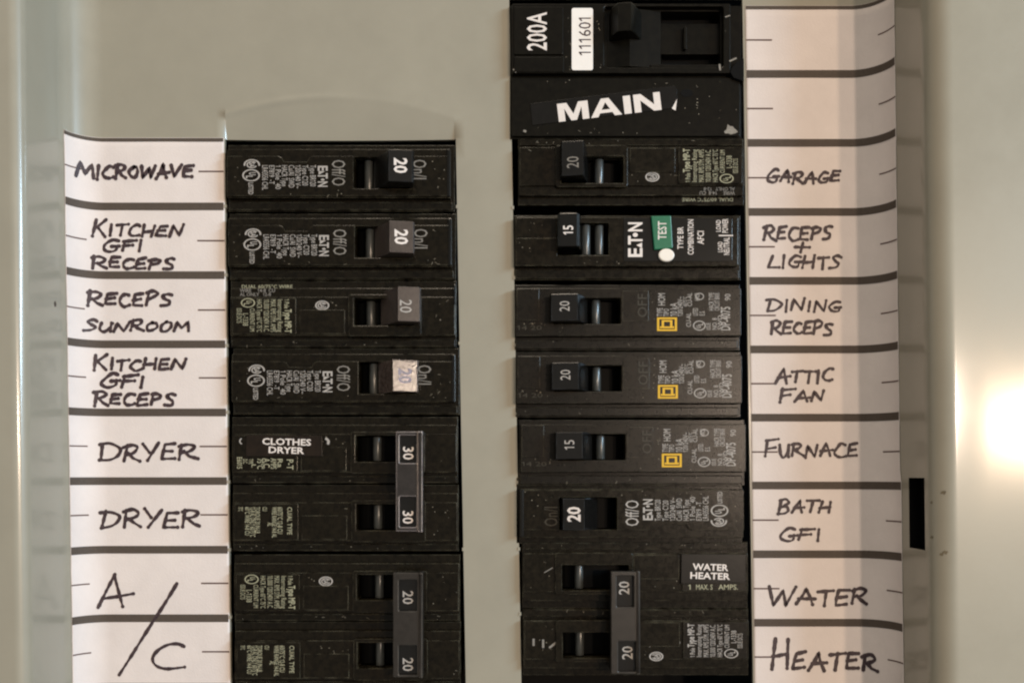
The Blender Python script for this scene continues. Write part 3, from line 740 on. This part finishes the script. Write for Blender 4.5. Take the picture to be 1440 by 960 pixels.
k.text('T', 171.5, 45.5, 19, 12, 'U', 2, anchor='s'); k.ring(171.5, 32.0, 3.6, 3.0, 3.4, n=12); k.text('N', 171.5, 28, 19, 14.5, 'U', 2, anchor='s')
k.build('maker_logo', M['white_print'], lab, fr, H)
gb = plate('test_button', [[(193, 6.5), (221, 6.0), (223.5, 51.5), (197.5, 54)]], 12.8, 17.5, M['green'], e, fr, 1.2)
Ink().text('TEST', 208.5, 27, 11.5, 26, 'U', 1).build('button_lettering', M['white_print'], gb, fr, 17.7)
plate('indicator_lens', [[(214.5 + 11.2 * math.cos(2 * PI * i / 24), 61.5 + 9.2 * math.sin(2 * PI * i / 24)) for i in range(24)]], 12.8, 18.5, M['white_btn'], e, fr, 1.6, smooth=False)
k = Ink()
for t_, a, b, l, cp in (('TYPE BR', 235, 52, 31, 8), ('COMBINATION', 249.5, 60, 50, 8), ('AFCI', 263.5, 45, 19, 9), ('LOAD', 288.5, 28, 17, 6.5), ('POWER', 298, 29.5, 20, 8), ('LOAD', 291, 56.5, 15, 6.5), ('NEUTRAL', 300, 60.5, 25, 8)):
    k.text(t_, a, b, cp, l, 'U', 1, anchor='s')
k.line((289, 33), (309, 33), 1.6); dust(e, fr, 12.2, [(6, 8, 55, 34), (6, 40, 55, 72), (100, 62, 152, 74)], 14)
k.build('rating_text', M['white_print'], lab, fr, H)

# water heater two-pole breaker (turned round)
X1, Y1, Y2 = 1056.5, 858, 953
e, fw = two_pole([(X1, Y1), (X1 + 1, Y2)], True, 'charcoal double-pole breaker with tie bar reading 20 beside the WATER HEATER label', '20',
    (164, 201, -83, 58), [(169.5, 9, 193, 52), (166.5, -80, 191, -38)], [(182, 34.5), (177.5, -55)], (161, 166), ['none', 'main'], (172, 28.2, 266, 64), (166, 276), 241, 'print', dull=True, marks=(False, False))
k = Ink(); csa(k, 133, 30, 10, 6.6, cut=False); k.build('approval_mark', M['print'], e, lambda a, b, h: fw(a, b - 95, h), 10.75)
tp = plate('name_sticker', [[(8, 40), (99, 38), (98, 79.5), (9, 79)]], 13.0, 14.0, M['tape'], e, fw, .4)
Ink().text('WATER', 57.5, 61.0, 8.8, 49, 'V', 2, .03).text('HEATER', 58.5, 48.8, 8.8, 56, 'V', 2, .03).build('sticker_lettering', M['white_print'], tp, fw, 14.15)
k = Ink()
for t_, a, l in (('1', 86, 6), ('MAX. S', 66, 24), ('AMPS.', 32, 28)): k.text(t_, a, 33, 7, l, 'V', 1)
k.build('rating_text', M['print_olive'], e, fw, 13.15)
k = Ink()
for a, b0, b1 in ((306, 43, 53), (292.5, 40, 52)): k.line((a, b0 - 93), (a, b1 - 93), 3)
k.line((284, -53), (270, -42), 3); k.line((291, 53), (279, 60), 1.2)
k.line((142, -52), (142, -41), 1.6); k.line((131, -50), (131, -42), 1.8); k.line((123, -48), (123, -44), 2.2); k.line((109, -49), (109, -41), 1.6); k.line((100, -47), (100, -44), 1.6)
k.build('moulded_marking', M['print_dim'], e, fw, 10.9)

# ---------------------------------------------------------------- main breaker
fr = Frame(716, 2)
e = empty('main_breaker', fr.o, 'large black main breaker marked 200A with tilted MAIN sticker at the top', 'circuit breaker', 'circuit breakers in the panel')
body(e, fr, 1.5, 330, 0, 189, 2, (150, 8, 300, 92), 'main')
plate('slot_floor', [rect(150, 8, 300, 92)], -30, -22, M['pit'], e, fr, .3)
plate('upper_face', [rect(4, 2, 312, 100, 2), rect(134, 6, 302, 92, 4)], 2.2, 12, M['main'], e, fr, 1.4)
plate('lower_face', [rect(4, 104, 327, 187, 2)], 2.2, 7.5, M['main'], e, fr, 1.2)
ins = plate('rating_insert', [rect(7, 8, 76, 75, 2)], 12.1, 15, M['main'], e, fr, 1.0)
Ink().text('200A', 39, 43.5, 27, 54, 'U', 1).build('rating_number', M['white_print'], ins, fr, 15.2)
plate('insert_ledge', [rect(7, 78, 77, 99, 1)], 12.1, 14, M['main'], e, fr, .8)
st = plate('white_sticker', [rect(88, 9, 118, 96.5, 3)], 12.1, 13.0, M['sticker'], e, fr, .2)
Ink().text('111601', 106.5, 48, 17, 57, 'U', 0).build('sticker_lettering', M['marker'], st, fr, 13.2)
P = [(140, -22), (143, 20), (150, 34), (168, 36), (173, 30), (190, 4), (200, -22)]
plate('toggle', [P], 12, 52, M['main'], e, fr, 2.0, 'side')
plate('toggle_saddle', [[(134, -22), (140, 3), (170, 12), (215, 3), (222, -22)]], 8, 90, M['main'], e, fr, 1.0, 'side')
plate('trip_window', [rect(215, 22, 302, 66, 2)], -22, -4, M['main'], e, fr, 1.0)
plate('window_rib', [rect(248, 30, 252, 62, 1)], -4, 4, M['main'], e, fr, .8)
plate('window_sill', [rect(200, 86, 302, 91, 1)], -20, 8, M['main'], e, fr, 1.0)
tp = plate('name_sticker', [[(30, 141.5), (234, 116), (237, 121), (237.5, 147), (128, 160), (33, 172)]], 7.6, 8.4, M['tape'], e, fr, .3)
Ink().text('MAIN', 141.5, 147, 25.5, 146, 'H', 2, -.118).poly([(229, 148.5), (237.2, 134), (235, 151.5)]) if False else None
k = Ink(); gx = 0.0
MAINL = [(1.16, [[(0, 0), (0, 1), (.34, 1), (.55, .36), (.76, 1), (1.1, 1), (1.1, 0), (.86, 0), (.86, .7), (.65, 0), (.45, 0), (.24, .7), (.24, 0)]]),
         (1.16, [[(0, 0), (.42, 1), (.56, 1), (.56, .78), (.26, 0)], [(1.12, 0), (.86, 0), (.56, .78), (.56, 1), (.70, 1)], [(.337, .2), (.783, .2), (.714, .38), (.406, .38)]]),
         (.42, [[(.05, 0), (.05, 1), (.31, 1), (.31, 0)]]),
         (1.0, [[(0, 0), (0, 1), (.27, 1), (.72, .35), (.72, 1), (.96, 1), (.96, 0), (.69, 0), (.24, .65), (.24, 0)]])]
ca, sa, kx, ky = math.cos(-.118), math.sin(-.118), 146 / 3.7, 25.5
for adv, polys in MAINL:
    for pp in polys:
        k.poly([(70.5 + (gx + qx) * kx * ca + qy * ky * sa, 167.5 + (gx + qx) * kx * sa - qy * ky * ca) for qx, qy in pp])
    gx += adv
k.poly([(230, 148.5), (237.2, 135), (235.2, 151.5)])
k.build('sticker_lettering', M['white_print'], tp, fr, 8.6)
plate('screw_hole', [[(251 + 9 * math.cos(2 * PI * i / 20), 126.5 + 5.5 * math.sin(2 * PI * i / 20)) for i in range(20)]], 7.55, 7.9, M['pit'], e, fr, .1)
plate('corner_notch', [[(330.5, 80), (322, 84), (314, 92), (311, 99), (316, 107), (330.5, 112)]], 2.0, 13.0, M['pit'], e, fr, .4)
sm = []
for i in range(16):
    t = 2 * PI * i / 16; r = random.uniform(.5, 1.15); sm.append((313 + 11 * r * math.cos(t), 178 + 8 * r * math.sin(t)))
plate('paint_smear', [sm], 7.6, 8.0, M['smudge'], e, fr, .1)
dust(e, fr, 7.7, [(10, 108, 320, 116), (245, 130, 322, 184), (40, 175, 230, 185)], 26); dust(e, fr, 12.2, [(120, 10, 131, 96), (303, 8, 311, 95), (80, 10, 87, 96)], 12)
k = Ink(); k.line((310, 84), (320, 79.5), 2.2); k.line((304, 22), (311, 19.5), 1.5); k.line((296, 88), (297, 97), 2.4); k.line((20, 181.5), (24, 183), 3); k.line((6, 95), (10, 99.5), 2.4)
k.build('scuff_mark', M['smudge'], e, fr, 13.2)
flush()
print('objects', len(bpy.data.objects))
